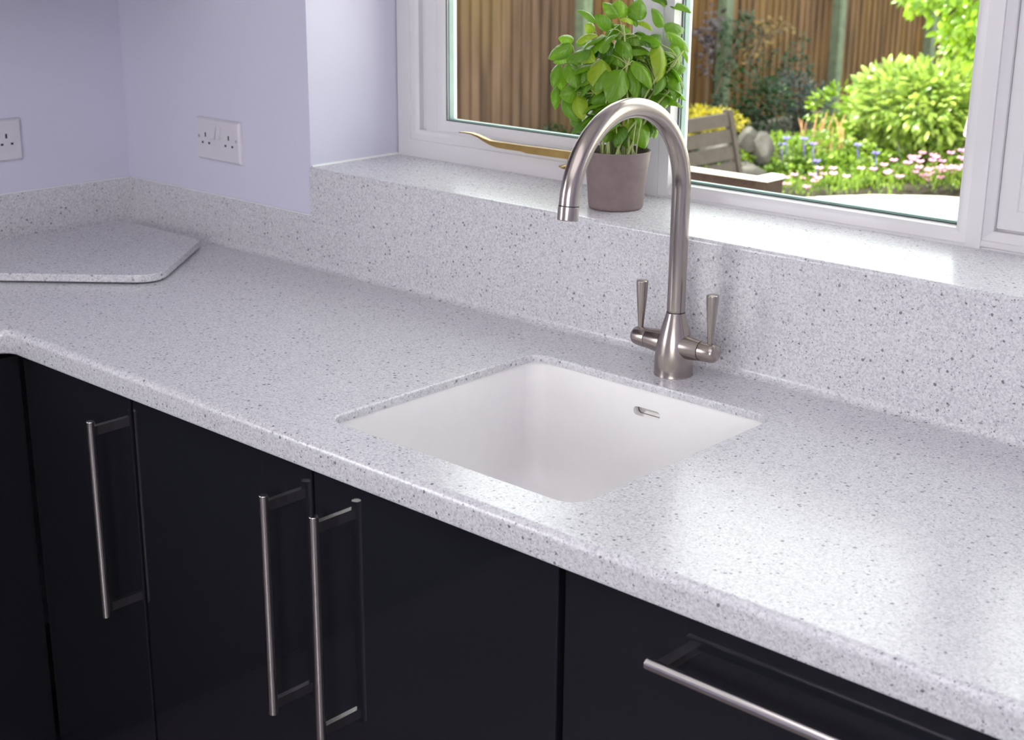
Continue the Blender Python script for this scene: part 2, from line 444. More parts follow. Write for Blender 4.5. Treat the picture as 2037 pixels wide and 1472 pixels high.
# sealant beads
bm = bmesh.new()
tube(bm, [(XR + .001, .008, SZ), (XR + .001, .237, SZ)], .0035, 8); tube(bm, [(0, .004, .1036), (XR, .004, .1036)], .0015, 8); tube(bm, [(-.004, 0, .1036), (-.004, -1.7, .1036)], .0015, 8)
tag(obj('trim_1', bm, MT['seal']), kind='structure')

# ------------------------------------------------------------------ sink
sink = empty('sink', (1.5665, -.352, -.25), 'square white undermounted sink with an overflow slot, set below the worktop', 'sink')
bm = bmesh.new()
def bowl_rings():
    rings = []
    R0 = lambda d, r: rrect(1.339 + d, 1.794 - d, -.572 + d, -.131 - d, r, 10)
    rings.append([(x, y, -.013) for x, y in R0(-.02, .045)])
    rings.append([(x, y, -.013) for x, y in R0(0, .028)])
    rings.append([(x, y, -.180) for x, y in R0(.004, .028)])
    for a in (20, 40, 60, 80, 90):
        t = math.radians(a); d = .004 + .05 * (1 - cos(t)); rings.append([(x, y, -.18 - .05 * sin(t)) for x, y in R0(d, .028 + d * .4)])
    rings.append([(x, y, -.233) for x, y in R0(.12, .05)])
    return rings
rg = bowl_rings()
R = loops(bm, rg)
cen = Vector((1.5665, -.352, -.237))
# bottom: ring down to the drain
dr = []
nn = len(R[-1])
for v in R[-1]:
    a = math.atan2(v.co.y - cen.y, v.co.x - cen.x); dr.append(bm.verts.new((cen.x + .045 * cos(a), cen.y + .045 * sin(a), -.237)))
for i in range(nn): bm.faces.new((R[-1][i], R[-1][(i + 1) % nn], dr[(i + 1) % nn], dr[i]))
# outer shell
O = loops(bm, [[(x, y, -.013) for x, y in rrect(1.319, 1.814, -.592, -.111, .045, 10)], [(x, y, -.02) for x, y in rrect(1.319, 1.814, -.592, -.111, .045, 10)],
               [(x, y, -.022) for x, y in rrect(1.328, 1.805, -.583, -.120, .04, 10)], [(x, y, -.25) for x, y in rrect(1.328, 1.805, -.583, -.120, .04, 10)]])
Q = O[-1]
bot = [bm.verts.new((cen.x + .045 * cos(math.atan2(v.co.y - cen.y, v.co.x - cen.x)), cen.y + .045 * sin(math.atan2(v.co.y - cen.y, v.co.x - cen.x)), -.25)) for v in Q]
for i in range(nn): bm.faces.new((Q[i], Q[(i + 1) % nn], bot[(i + 1) % nn], bot[i])); bm.faces.new((bot[i], bot[(i + 1) % nn], dr[(i + 1) % nn], dr[i]))
bowl = obj('bowl', bm, MT['sink'], sink, angle=50)
cb = bmesh.new()
pts = []
for i in range(9):
    a = math.radians(-90 + 180 * i / 8); pts.append((1.592 - .007 + .007 * cos(a), -.0485 + .007 * sin(a)))
for i in range(9):
    a = math.radians(90 + 180 * i / 8); pts.append((1.548 + .007 * cos(a), -.0485 + .007 * sin(a)))
prism(cb, pts, 1, -.16, -.10)
cut = obj('cutter', cb, MT['dark'], smooth=False)
bpy.context.view_layer.update(); boolean_cut(bowl, cut)
obj('overflow_channel', B(1.538, 1.602, -.1185, -.112, -.062, -.036), MT['handle'], sink, smooth=False)['label'] = 'dark metal overflow channel behind the slot'
bm = bmesh.new(); lathe(bm, [(.043, -.2365), (.041, -.235), (.034, -.2375), (.030, -.242), (.0001, -.2435)], (cen.x, cen.y, 0), seg=40)
obj('drain', bm, MT['handle'], sink)['label'] = 'round steel drain'

# ------------------------------------------------------------------ mixer tap
TX, TY = 1.567, -.068
tap = empty('mixer_tap', (TX, TY, 0), 'brushed steel swan-neck mixer tap with two lever handles behind the sink', 'tap')
bm = bmesh.new()
prof = [(.0001, .0), (.0302, .0), (.0305, .001), (.0298, .0022), (.0299, .006), (.0300, .018), (.0297, .028), (.0290, .036), (.0276, .048), (.0257, .058), (.0232, .068), (.0197, .080), (.0167, .090), (.0147, .0975), (.0141, .0985), (.0001, .0985)]
obj('tap_body', lathe(bm, prof, (TX, TY, 0), seg=64), MT['steel'], tap, angle=50)
bm = bmesh.new(); pts = [(TX, TY, .0985), (TX, TY, .102), (TX, TY, .15), (TX, TY, .22), (TX, TY, .27)]
Rr = .1285
for i in range(0, 45):
    a = math.radians(176 * i / 44); pts.append((TX, TY - Rr + Rr * cos(a), .2885 + Rr * sin(a)))
obj('spout', tube(bm, pts, [.0134, .0140] + [.0140] * (len(pts) - 2), 40), MT['steel'], tap, angle=60)
e = Vector(pts[-1]); dn = (e - Vector(pts[-2])).normalized()
bm = bmesh.new(); tube(bm, [e - dn * .001, e + dn * .0012, e + dn * .0013, e + dn * .0018, e + dn * .019, e + dn * .0200], [.0134, .0134, .0144, .0146, .0146, .0140], 40)
obj('spout_nozzle', bm, MT['steel'], tap, angle=50)
bm = bmesh.new(); tube(bm, [e + dn * .0195, e + dn * .0203], [.0115, .0112], 30)
obj('aerator', bm, MT['dark'], tap, angle=50)
bm = bmesh.new(); tube(bm, [e - dn * .0002, e + dn * .0010], [.01425, .01425], 40); obj('joint_ring', bm, MT['dark'], tap, angle=40)
bm = bmesh.new(); lathe(bm, [(.0143, .0980), (.0143, .0990)], (TX, TY, 0), seg=48); obj('joint_ring', bm, MT['dark'], tap, angle=40)
for s in (-1, 1):
    bm = bmesh.new(); lathe(bm, [(.0157, s * .0494), (.0157, s * .0506)], (TX, TY, .0475), 'x', 40); obj('joint_ring', bm, MT['dark'], tap, angle=40)
    bm = bmesh.new()
    lathe(bm, [(.0001, .0), (.0190, .0), (.0188, s * .022), (.0176, s * .036), (.0160, s * .0495), (.0152, s * .0500), (.0001, s * .0500)], (TX, TY, .0475), 'x', 40)
    v = obj('valve_arm', bm, MT['steelz'], tap, angle=50)
    bm = bmesh.new()
    lathe(bm, [(.0001, s * .0502), (.0150, s * .0502), (.0158, s * .0512), (.0154, s * .062), (.0147, s * .0705), (.0137, s * .0745), (.0112, s * .0772), (.007, s * .0783), (.0001, s * .0786)], (TX, TY, .0475), 'x', 40)
    k = obj('lever_hub', bm, MT['steelz'], tap, angle=50)
    bm = bmesh.new()
    x = TX + s * .0655
    lathe(bm, [(.0001, .058), (.0046, .058), (.0044, .064), (.0048, .070), (.0060, .085), (.0076, .105), (.0088, .122), (.0094, .135), (.0092, .1362), (.0080, .1370), (.0001, .1374)], (x, TY, 0), seg=32)
    obj('lever', bm, MT['steel'], tap, angle=50)

# ------------------------------------------------------------------ base cabinets
DY = -.624        # door front plane
def vhandle(door, x, z0, z1, yf):
    bm = bmesh.new(); yb = yf - .038
    lathe(bm, [(.0001, z0), (.0062, z0), (.0070, z0 + .001), (.0070, z1 - .001), (.0062, z1), (.0001, z1)], (x, yb, 0), seg=28)
    box(bm, x - .0045, x + .0045, yb, yf, z1 - .024, z1 - .009); box(bm, x - .0045, x + .0045, yb, yf, z0 + .009, z0 + .024)
    return obj('handle', bm, MT['handle'], door, angle=40)
def cab(x0, x1, label):
    c = empty('base_cabinet', ((x0 + x1) / 2, -.3, -.9), label, 'cabinet')
    bm = bmesh.new()
    for a in ((x0, x0 + .016, DY + .022, -.03, -.75, -.07), (x1 - .016, x1, DY + .022, -.03, -.75, -.07), (x0 + .016, x1 - .016, DY + .022, -.03, -.75, -.734), (x0 + .016, x1 - .016, -.05, -.03, -.734, -.07), (x0 + .016, x1 - .016, DY + .022, DY + .04, -.09, -.07)): box(bm, *a)
    obj('carcass', bm, MT['carcass'], c, smooth=False)
    obj('plinth', B(x0, x1, DY + .06, DY + .075, -.9, -.75), MT['black'], c, smooth=False)
    return c
def door(c, x0, x1, z0=-.80, z1=-.052):
    return obj('door', B(x0, x1, DY, DY + .019, z0, z1), MT['black'], c, smooth=False, bevel=.002)
c1 = cab(.604, .931, 'gloss black corner base cabinet with one door, leftmost on the sink run')
d = door(c1, .6065, .9275); vhandle(d, .872, -.438, -.096, DY)
c2 = cab(.933, 1.820, 'gloss black double-door cabinet under the sink')
d = door(c2, .9360, 1.3680); vhandle(d, 1.309, -.440, -.097, DY)
d = door(c2, 1.3730, 1.8145); vhandle(d, 1.416, -.440, -.097, DY)
c3 = cab(1.822, 2.55, 'gloss black drawer unit right of the sink cabinet')
for k, (z0, z1) in enumerate(((-.405, -.052), (-.80, -.409))):
    dd = obj('drawer', B(1.8255, 2.547, DY, DY + .019, z0, z1), MT['black'], c3, smooth=False, bevel=.0012)
    bm = bmesh.new(); hy = DY - .038; hz = z1 - .052; xa, xb = 1.975, 2.322
    lathe(bm, [(.0001, xa), (.0062, xa), (.0070, xa + .001), (.0070, xb - .001), (.0062, xb), (.0001, xb)], (0, hy, hz), 'x', 28)
    box(bm, xa + .009, xa + .024, hy, DY, hz - .0045, hz + .0045); box(bm, xb - .024, xb - .009, hy, DY, hz - .0045, hz + .0045)
    obj('handle', bm, MT['handle'], dd, angle=40)
# left run, its door faces +x
c4 = empty('base_cabinet', (.3, -1.1, -.9), 'gloss black base cabinet on the left run, at the picture edge', 'cabinet')
bm = bmesh.new(); box(bm, .03, .57, -2.5, -.66, -.75, -.07)
obj('carcass', bm, MT['carcass'], c4, smooth=False)
obj('plinth', B(.5, .515, -2.5, -.56, -.9, -.75), MT['black'], c4, smooth=False)
obj('door', B(.578, .597, -1.12, -.626, -.80, -.052), MT['black'], c4, smooth=False, bevel=.0012)
obj('door', B(.578, .597, -1.62, -1.124, -.80, -.052), MT['black'], c4, smooth=False, bevel=.0012)

# ------------------------------------------------------------------ corner board
P0 = [(.052, -.052), (.052, -.627), (.15, -.627)]
a0, a1, ap = Vector((.15, -.627)), Vector((.335, -.058)), Vector((.535, -.294))
e1, e2 = (ap - a0).normalized(), (a1 - ap).normalized()
t = .055; p1, p2 = ap - e1 * t, ap + e2 * t
arc = [tuple(p1 * (1 - s) ** 2 + ap * 2 * s * (1 - s) + p2 * s * s) for s in [i / 10 for i in range(11)]]
poly = P0 + arc + [tuple(a1), (.329, -.052)]
bm = bmesh.new()
R = loops(bm, [[(x, y, z) for x, y in inset(poly, dd)] for dd, z in ((.002, .0035), (.0005, .004), (0, .0055), (0, .0165), (.0006, .0178), (.002, .0185))])
bm.faces.new(R[0]); bm.faces.new(R[-1])
cbd = obj('corner_board', bm, MT['stone'], angle=35)
tag(cbd, 'thin speckled corner board with rounded corner lying on the worktop', 'board')
bm = bmesh.new()
for x, y in ((.1, -.1), (.1, -.55), (.3, -.12), (.47, -.28)):
    obj('foot', lathe(bmesh.new(), [(.006, .0002), (.006, .0045)], (x, y, 0), seg=16), MT['dark'], cbd)

# ------------------------------------------------------------------ sockets
def socket(name, u0, u1, z0, z1, wall, label):
    """double wall socket; u along the wall"""
    t = .009
    def X(u, d, z): return (u, .006 - d, z) if wall == 'back' else (-.006 + d, u, z)
    c = X((u0 + u1) / 2, 0, z0)
    root = empty(name, c, label, 'socket', 'white double wall sockets')
    bm = bmesh.new()
    rings = []
    for i, d in ((0, 0), (0, .004), (.0012, .0066), (.0045, t)):
        rings.append([X(u, d, z) for u, z in rrect(u0 + i, u1 - i, z0 + i, z1 - i, .003 if i < .003 else .002, 4)])
    R = loops(bm, rings); bm.faces.new(R[-1]); bm.faces.new(R[0])
    obj('face_plate', bm, MT['socket'], root, angle=30)
    def slab(u, z, w, h, d0, d1, nm, m, par=root):
        bm = bmesh.new(); us = sorted((u - w / 2, u + w / 2))
        A, C = X(us[0], d0, z - h / 2), X(us[1], d1, z + h / 2)
        box(bm, min(A[0], C[0]), max(A[0], C[0]), min(A[1], C[1]), max(A[1], C[1]), A[2], C[2])
        return obj(nm, bm, m, par, smooth=False)
    W, H = u1 - u0, z1 - z0; sgn = 1 if u1 > u0 else -1
    f = lambda a, b: (u0 + W * a, z0 + H * b)
    for ax, bz, w, h in ((.225, .60, .0045, .0095), (.755, .60, .0045, .0095), (.155, .41, .0062, .0045), (.305, .41, .0062, .0045), (.68, .41, .0062, .0045), (.835, .41, .0062, .0045)):
        slab(*f(ax, bz), w, h, t - .001, t + .0001, 'pin_hole', MT['dark'])
    for ax in (.075, .925): 
        u, z = f(ax, .55); bm = bmesh.new(); n = 14
        ring = [X(u + .0032 * cos(2 * pi * k / n), t - .001, z + .0032 * sin(2 * pi * k / n)) for k in range(n)]
        ring2 = [X(u + .0032 * cos(2 * pi * k / n), t + .0002, z + .0032 * sin(2 * pi * k / n)) for k in range(n)]
        Q = loops(bm, [ring, ring2]); bm.faces.new(Q[1]); bm.faces.new(Q[0]); obj('screw', bm, MT['handle'], root)
    for ax in (.435, .545):
        u, z = f(ax, .68); bm = bmesh.new(); w, h = .0125, .026
        vs = [X(u - w / 2, t - .001, z - h / 2), X(u + w / 2, t - .001, z - h / 2), X(u + w / 2, t - .001, z + h / 2), X(u - w / 2, t - .001, z + h / 2)]
        vt = [X(u - w / 2, t + .0062, z - h / 2), X(u + w / 2, t + .0062, z - h / 2), X(u + w / 2, t + .0008, z + h / 2), X(u - w / 2, t + .0008, z + h / 2)]
        Q = loops(bm, [vs, vt]); bm.faces.new(Q[0]); bm.faces.new(Q[1]); obj('rocker_switch', bm, MT['socket'], root, smooth=False)
socket('wall_socket', .2655, .414, .177, .265, 'back', 'white double wall socket on the window wall, left of the window recess')
socket('wall_socket', -.401, -.2545, .172, .260, 'left', 'white double socket on the left wall, cut by the picture edge')

# ------------------------------------------------------------------ wall units just above the frame
for (a, nm) in (((0, .33, -1.6, -.02, .60, 1.3), 'dark wall cabinet on the left wall, above the frame'), ((.0, .42, -.30, 0, .60, 1.3), 'dark wall cabinet in the corner, above the frame')):
    pass
wu = tag(obj('wall_cabinet', prism(bmesh.new(), [(0, 0), (0, -1.6), (.30, -1.6), (.30, -.50), (.38, -.30), (.38, 0)], 2, .60, 1.3), MT['unit'], smooth=False, bevel=.002), 'dark wall cabinet in the corner above the left socket, only its shaded edge in view', 'cabinet')

# ------------------------------------------------------------------ window
YF, YC = .237, .250
win = empty('window_1', (1.55, .25, SZ), kind='structure')
ZT = 1.115
G0, G1 = .256, .274         # faces of the double-glazed units
bm = bmesh.new()
ov = lambda t0, yb: [(0, YF), (t0, YF), (t0 + .0015, YF + .004), (t0 + .004, YF + .0045), (t0 + .012, YF + .0055), (t0 + .016, YF + .011), (t0 + .017, yb), (0, yb)]
frame_ring(bm, XR + .003, 1.318, SZ, ZT, [(0, YF), (.034, YF), (.0355, YF + .004), (.045, YF + .004), (.049, YF + .005), (.054, YF + .009), (.055, YF + .02), (.066, YF + .022), (.066, .288), (0, .288)])
obj('outer_frame', bm, MT['frame'], win, angle=25)
bm = bmesh.new()
frame_ring(bm, 1.2725, 1.8995, SZ - .021, ZT, [(0, YF - .0015), (.024, YF - .0015), (.0255, YF + .003), (.036, YF + .0045), (.0445, YF + .009), (.0475, YF + .019), (.0475, .286), (0, .286)])
obj('fixed_frame', bm, MT['frame'], win, angle=25)
bm = bmesh.new()
frame_ring(bm, 1.886, XE - .003, SZ, ZT, [(0, YF + .0005), (.003, YF + .003), (.004, YF), (.012, YF), (.0135, YF + .004), (.0235, YF + .010), (.026, YF + .013), (.026, .262), (.034, .262), (.034, .288), (0, .288)])
obj('outer_frame', bm, MT['frame'], win, angle=25)
bm = bmesh.new()
prism(bm, [(YF - .0006, SZ + .002), (YF - .0006, SZ + .0245), (YF + .002, SZ + .0245), (YF + .002, SZ + .002)], 0, XR + .03, XE - .02)
def sash(x0, x1, z0, z1, yc, st, label=None):
    s = bmesh.new()
    frame_ring(s, x0, x1, z0, z1, [(0, yc + .001), (.001, yc), (.029, yc), (.031, yc + .0025), (st - .008, yc + .004), (st, yc + .0075), (st, yc + .036), (0, yc + .036)])
    o = obj('sash', s, MT['frame'], win, angle=25)
    glaze(o, x0 + st, x1 - st, z0 + st, z1 - st, yc + .0095)
    return o
def glaze(par, x0, x1, z0, z1, g):
    bm = bmesh.new()
    frame_ring(bm, x0 - .002, x1 + .002, z0 - .002, z1 + .002, [(0, g - .002), (.0035, g - .002), (.0035, g), (0, g)])
    obj('gasket', bm, MT['gasket'], par, smooth=False)
    bm = bmesh.new(); frame_ring(bm, x0 - .002, x1 + .002, z0 - .002, z1 + .002, [(0, g + .0045), (.0055, g + .0045), (.0055, g + .0165), (0, g + .0165)])
    obj('spacer', bm, MT['spacer'], par, smooth=False)
    bm = bmesh.new(); frame_ring(bm, x0 - .002, x1 + .002, z0 - .002, z1 + .002, [(0, g + .021), (.002, g + .021), (.003, g + .027), (0, g + .027)])
    obj('glazing_bead', bm, MT['bead'], par, smooth=False)
    for a in (g, g + .0168): 
        obj('glass_pane', B(x0 - .001, x1 + .001, a, a + .004, z0 - .001, z1 + .001), MT['glass'], par, smooth=False)
sl = sash(.7005, 1.264,   .2275, ZT - .035, YC, .050)
sr = sash(1.9125, XE - .035, .2295, ZT - .035, YC + .006, .050)
fx = [o for o in win.children if o.name.startswith('fixed_frame')][0]
glaze(fx, 1.2725 + .0475, 1.8995 - .0475, SZ + .0475 - .021, ZT - .0475, .2585)
# brass stay on the left sash
bm = bmesh.new()
ys = .214
def strap(pts, w, y0_, y1_):
    A = []
    for x, z, h in pts: A.append([bm.verts.new((x, y0_, z)), bm.verts.new((x, y1_, z)), bm.verts.new((x, y1_, z - h)), bm.verts.new((x, y0_, z - h))])
    for P, Q in zip(A, A[1:]):
        for i in range(4): bm.faces.new((P[i], P[(i + 1) % 4], Q[(i + 1) % 4], Q[i]))
    bm.faces.new(A[0]); bm.faces.new(A[-1])
strap([(.836, .2690, .0018), (.850, .2700, .0022), (.868, .2700, .0028), (.886, .2675, .004), (.902, .2635, .006), (.918, .2605, .008), (.935, .2600, .0105), (.96, .2605, .0115), (1.0, .2605, .0115), (1.012, .2605, .0135), (1.16, .2625, .0145), (1.215, .263, .014)], 0, .205, .2165)
obj('window_stay', bm, MT['brass'], sl, angle=30, bevel=.0008)['label'] = 'brass casement stay'
bm = bmesh.new(); lathe(bm, [(.0001, .2285), (.016, .2285), (.017, .231), (.012, .234), (.0045, .2355), (.0038, .249), (.0001, .249)], (1.105, .222, 0), seg=24)
box(bm, 1.085, 1.125, .215, .2375, .2285, .2315)
obj('stay_peg', bm, MT['brass'], win, angle=40)['label'] = 'brass peg of the casement stay'

# ------------------------------------------------------------------ leaves
def leaf(bm, lay, base, tip, nrm, width, tone, cup=.25, arch=.12, nl=6, nw=2, shape='ovate', quilt=0.0):
    """one leaf blade: midrib base->tip, face normal nrm, cupped across and arched along"""
    base, tip = Vector(base), Vector(tip); ax = tip - base; L = ax.length
    if L < 1e-5: return
    ax /= L; n = Vector(nrm) - ax * Vector(nrm).dot(ax)
    if n.length < 1e-4: n = ax.orthogonal()
    n.normalize(); sd = ax.cross(n)
    rows = []
    for i in range(nl + 1):
        t = i / nl
        if shape == 'ovate': wd = (sin(pi * min(1, t ** .78)) ** .72) * (1 if t < .97 else .6)
        else: wd = sin(pi * t) ** .8
        wd = max(wd, .02) * width / 2
        row = []
        for j in range(-nw, nw + 1):
            s = j / nw
            h = arch * L * (4 * t * (1 - t)) - abs(s) ** 1.6 * cup * wd * 1.6 * (1 if cup > 0 else -1) * 1.0 - .10 * L * max(0, t - .75) * 2
            if quilt: h += quilt * width * (abs(sin(t * 15 + abs(s) * 2.6)) - .5) * min(1, abs(s) * 3) * (1 - abs(s) * .6)
            p = base + ax * (L * t) + sd * (s * wd) + n * h
            v = bm.verts.new(p); v[lay] = tone; row.append(v)
            if quilt: v[bm.verts.layers.float['along']] = t; v[bm.verts.layers.float['across']] = s
        rows.append(row)
    for A, C in zip(rows, rows[1:]):
        for j in range(len(A) - 1): bm.faces.new((A[j], A[j + 1], C[j + 1], C[j]))
def leaf_bm():
    bm = bmesh.new()
    for nm in ('tone', 'along', 'across'): bm.verts.layers.float.new(nm)
    return bm, bm.verts.layers.float['tone']
def leaf_obj(name, bm, mat, parent=None):
    me = bpy.data.meshes.new(name)
    c = wloc(parent) if parent else Vector((0, 0, 0))
    if not parent:
        for v in bm.verts: c += v.co
        c /= len(bm.verts); c.z = min(v.co.z for v in bm.verts)
    bmesh.ops.translate(bm, verts=bm.verts, vec=-c)
    bm.to_mesh(me); bm.free(); me.materials.append(mat); me.shade_smooth()
    o = bpy.data.objects.new(name, me); COL.objects.link(o)
    if parent: o.parent = parent
    else: o.location = c
    return o
rnd = random.Random(7)
def rv(r=1):
    while True:
        v = Vector((rnd.uniform(-1, 1), rnd.uniform(-1, 1), rnd.uniform(-1, 1)))
        if .05 < v.length < 1: return v.normalized() * r

# ------------------------------------------------------------------ potted basil
PB = Vector((1.308, .105, SZ))
basil = empty('potted_basil', PB, 'bushy green basil plant in a mauve clay pot on the window sill', 'potted plant')
bm = bmesh.new()
lathe(bm, [(.0001, .0005), (.0440, .0005), (.0458, .002), (.0466, .006), (.0490, .035), (.0522, .066), (.0560, .0935), (.0572, .0958), (.0568, .0975), (.0550, .0980), (.0535, .0968), (.0522, .090), (.0500, .070), (.0001, .070)], PB, seg=72)
obj('pot', bm, MT['pot'], basil, angle=50)
bm = bmesh.new(); lathe(bm, [(.0001, .079), (.02, .0795), (.035, .078), (.0500, .0775), (.0505, .070), (.0001, .070)], PB, seg=40)
for v in bm.verts: v.co.z += rnd.uniform(-.0015, .0015) if v.co.z > SZ + .074 else 0
obj('soil', bm, MT['soil'], basil)
LEAVES = [[-30,32,311,-55,22,334,19],[-33,36,310,-38,43,337,27],[-12,55,306,-18,72,339,23],[-17,56,303,-21,26,308,12],[-31,74,308,-33,56,319,14],[-60,10,301,-93,1,321,11],[-66,21,300,-39,24,298,11],[-64,13,288,-73,-1,299,17],[-74,-23,272,-34,-22,284,14],[-84,-19,272,-107,-30,277,16],[-78,-28,265,-116,-45,244,20],[-86,-24,254,-107,-42,238,19],[-70,-24,257,-31,-30,244,19],[-59,-13,255,-35,-8,267,14],[-43,5,284,-21,-18,258,21],[-44,43,297,-53,17,300,11],[-45,32,297,-13,41,289,17],[-42,26,285,-3,33,270,15],[-14,12,277,19,4,248,19],[-38,16,265,2,7,237,23],[-17,68,304,14,65,291,12],[-17,36,283,16,45,270,19],[-21,68,287,10,65,272,15],[-1,51,265,25,47,240,21],[30,66,270,56,32,216,25],[26,89,287,48,125,256,16],[19,93,291,29,135,290,20],[17,96,295,4,80,324,20],[-4,136,331,33,147,318,15],[-7,138,332,-18,107,337,12],[33,110,270,58,71,229,20],[38,115,261,59,108,239,9],[52,76,230,63,98,231,16],[56,77,220,75,58,182,20],[47,73,208,60,46,167,17],[-102,-34,235,-95,-57,199,15],[-82,-36,238,-49,-51,202,21],[-104,-18,223,-93,-45,191,17],[-98,-44,198,-86,-61,164,13],[-50,-48,192,-68,-69,187,21],[-49,-49,188,-25,-63,154,20],[-84,-46,179,-45,-52,147,17],[-52,-16,243,-44,-43,200,21],[-25,-17,246,-12,-44,195,29],[15,-11,232,16,-43,184,31],[20,9,245,54,16,204,19],[7,29,238,29,10,189,30],[50,60,222,58,22,193,13],[32,55,224,35,22,188,21],[-48,-31,198,-12,-31,193,17],[-5,-26,193,-15,-51,178,15],[1,-19,138,1,-34,115,17],[19,9,155,34,-3,124,17],[34,4,152,50,11,106,27],[33,37,146,45,31,121,17],[35,51,146,47,41,118,15],[2,1,141,4,-21,131,13],[-44,-25,177,-25,-28,169,17],[-78,-32,149,-44,-40,134,14],[28,91,246,43,78,220,14],[-38,-13,172,-21,-27,157,14],[-10,28,193,18,24,182,20],[-60,-35,203,-40,-41,188,16],[21,58,185,44,56,176,16],[-40,25,245,-11,24,230,18],[-21,63,262,-8,42,243,16],[-58,34,287,-38,33,282,12],[32,66,197,46,59,173,15],[-95,-17,248,-66,-23,236,16],[-21,124,336,2,114,327,11],[-91,19,272,-92,-1,263,11],[-3,74,281,24,68,266,20],[-39,72,314,-12,56,297,14],[7,99,281,12,61,266,15]]
cen = PB + Vector((0, 0.02, .215))
bm, lay = leaf_bm()
nodes = []
camside = Vector((.80, -.58, .25))
for L in LEAVES:
    b0 = PB + Vector(L[0:3]) * .001; t0 = PB + Vector(L[3:6]) * .001; wd = L[6] * .001
    t0 += (t0 - b0) * .06
    out = ((b0 + t0) / 2 - cen); out.z *= .6; out.normalize()
    nr = (out * .45 + camside * .95 + Vector((0, 0, .25)) + rv(.22)).normalized()
    leaf(bm, lay, b0, t0, nr, wd * 1.42, rnd.choice([.3, .45, .5, .6, .7, .95]), cup=.40, arch=.15, nl=12, nw=4, quilt=.02)
    nodes.append(b0)
# the rest of the bush: leaf pairs inside and on the far side
for k in range(210):
    d = rv(); p = cen + Vector((d.x * .082, d.y * .082, d.z * .105)) * rnd.uniform(.4, .88)
    side = (p - cen).dot(camside)
    if side > .022: continue
    if p.z < PB.z + .125: p.z = PB.z + .125 + rnd.random() * .02
    o_ = Vector((d.x, d.y, .1)); o_ = (o_ + rv(.5)).normalized()
    tip = p + (o_ * .7 + Vector((0, 0, -.55))).normalized() * rnd.uniform(.036, .056)
    leaf(bm, lay, p, tip, Vector((d.x, d.y, .5)) + rv(.35), rnd.uniform(.024, .036), rnd.uniform(.0, .6), cup=.3, arch=.14, nl=8, nw=3, quilt=.03)
    nodes.append(p)
leaf_obj('foliage', bm, MT['basil'], basil)
# stems rise from the soil and fork to the leaf nodes
k = 0
tips = [(-.070, -.022, .235), (-.045, .005, .27), (-.02, .03, .285), (.0, .05, .26), (.04, .06, .25), (.065, .06, .20), (.055, .03, .22), (.0, -.03, .22), (-.03, -.04, .20), (.02, .0, .25), (.05, .01, .16), (-.05, -.035, .16), (.03, -.02, .17), (-.01, .02, .30), (.07, .08, .26)]
for i, T in enumerate(tips):
    a = 2.4 * i; rr = .012 + .026 * ((i * .37) % 1)
    b0 = PB + Vector((rr * cos(a), rr * sin(a), .076)); T = PB + Vector(T)
    mid = b0.lerp(T, .45) + Vector((0, 0, .018)); q1 = b0.lerp(mid, .5) + Vector((0, 0, .008)); pts = [b0, q1, mid, mid.lerp(T, .5) + Vector((0, 0, .004)), T]
    bm = bmesh.new(); tube(bm, pts, [.0022, .0021, .0019, .0016, .0011], 10)
    near = sorted(nodes, key=lambda n: (n - T).length)[:9]
    for n_ in near:
        if (n_ - T).length < .05: tube(bm, [T.lerp(mid, .15), (T + n_) / 2 + Vector((0, 0, -.004)), n_], [.0010, .0008, .0006], 6)
    obj('stem', bm, MT['stem'], basil)
for i in range(16):   # thin seedlings at soil level
    a = 1.9 * i + .4; rr = .008 + .034 * ((i * .61) % 1); b0 = PB + Vector((rr * cos(a), rr * sin(a), .076))
    bm = bmesh.new(); tube(bm, [b0, b0 + Vector((.003 * cos(a * 3), .003 * sin(a), .035)), b0 + Vector((.010 * cos(a * 3), .008 * sin(a), .075))], [.0013, .0012, .0009], 8)
    obj('stem', bm, MT['stem'], basil)

# ------------------------------------------------------------------ garden
GZ = -1.05
bm = bmesh.new(); box(bm, -6.5, 8, .37, 16, GZ - .2, GZ - .01)
tag(obj('garden_ground', bm, MT['earth'], smooth=False), kind='structure')
# paved terrace with a curved far edge
pts = [(-2.9, .38), (6, .38), (6, 7.1), (-.2, 7.05), (-1.0, 7.08), (-1.4, 6.95), (-1.75, 6.68), (-2.0, 6.3), (-2.3, 5.6), (-2.9, 4.6)]
tag(obj('patio_paving', prism(bmesh.new(), pts, 2, GZ - .05, GZ), MT['paving'], smooth=False), kind='structure')
# fence: concrete posts and feather-edge panels, running away from the house
FX = -4.2; PY = [4.75 + 1.83 * i for i in range(6)]
fpost = ['nearest the house, hidden left of the panes', 'seen just left of the basil leaves', 'behind the climbing plants', 'between the climbers and the sunlit shrub', 'behind the tall variegated shrub', 'last in the row, behind the tree']
for i, y in enumerate(PY):
    if i in (0, 5): continue          # out of view
    bm = bmesh.new(); prism(bm, [(FX - .03, y - .05), (FX + .09, y - .05), (FX + .10, y - .04), (FX + .10, y + .04), (FX + .09, y + .05), (FX - .03, y + .05)], 2, GZ - .1, 1.0)
    tag(obj('fence_post', bm, MT['post'], smooth=False), 'greenish concrete fence post, ' + fpost[i], 'fence post', 'concrete fence posts')
pan = ['left of the basil, between the frame and the first visible post', 'behind the basil plant and mullion', 'behind the climbing plants', 'behind the sunlit shrubs', 'right at the back behind the tree']
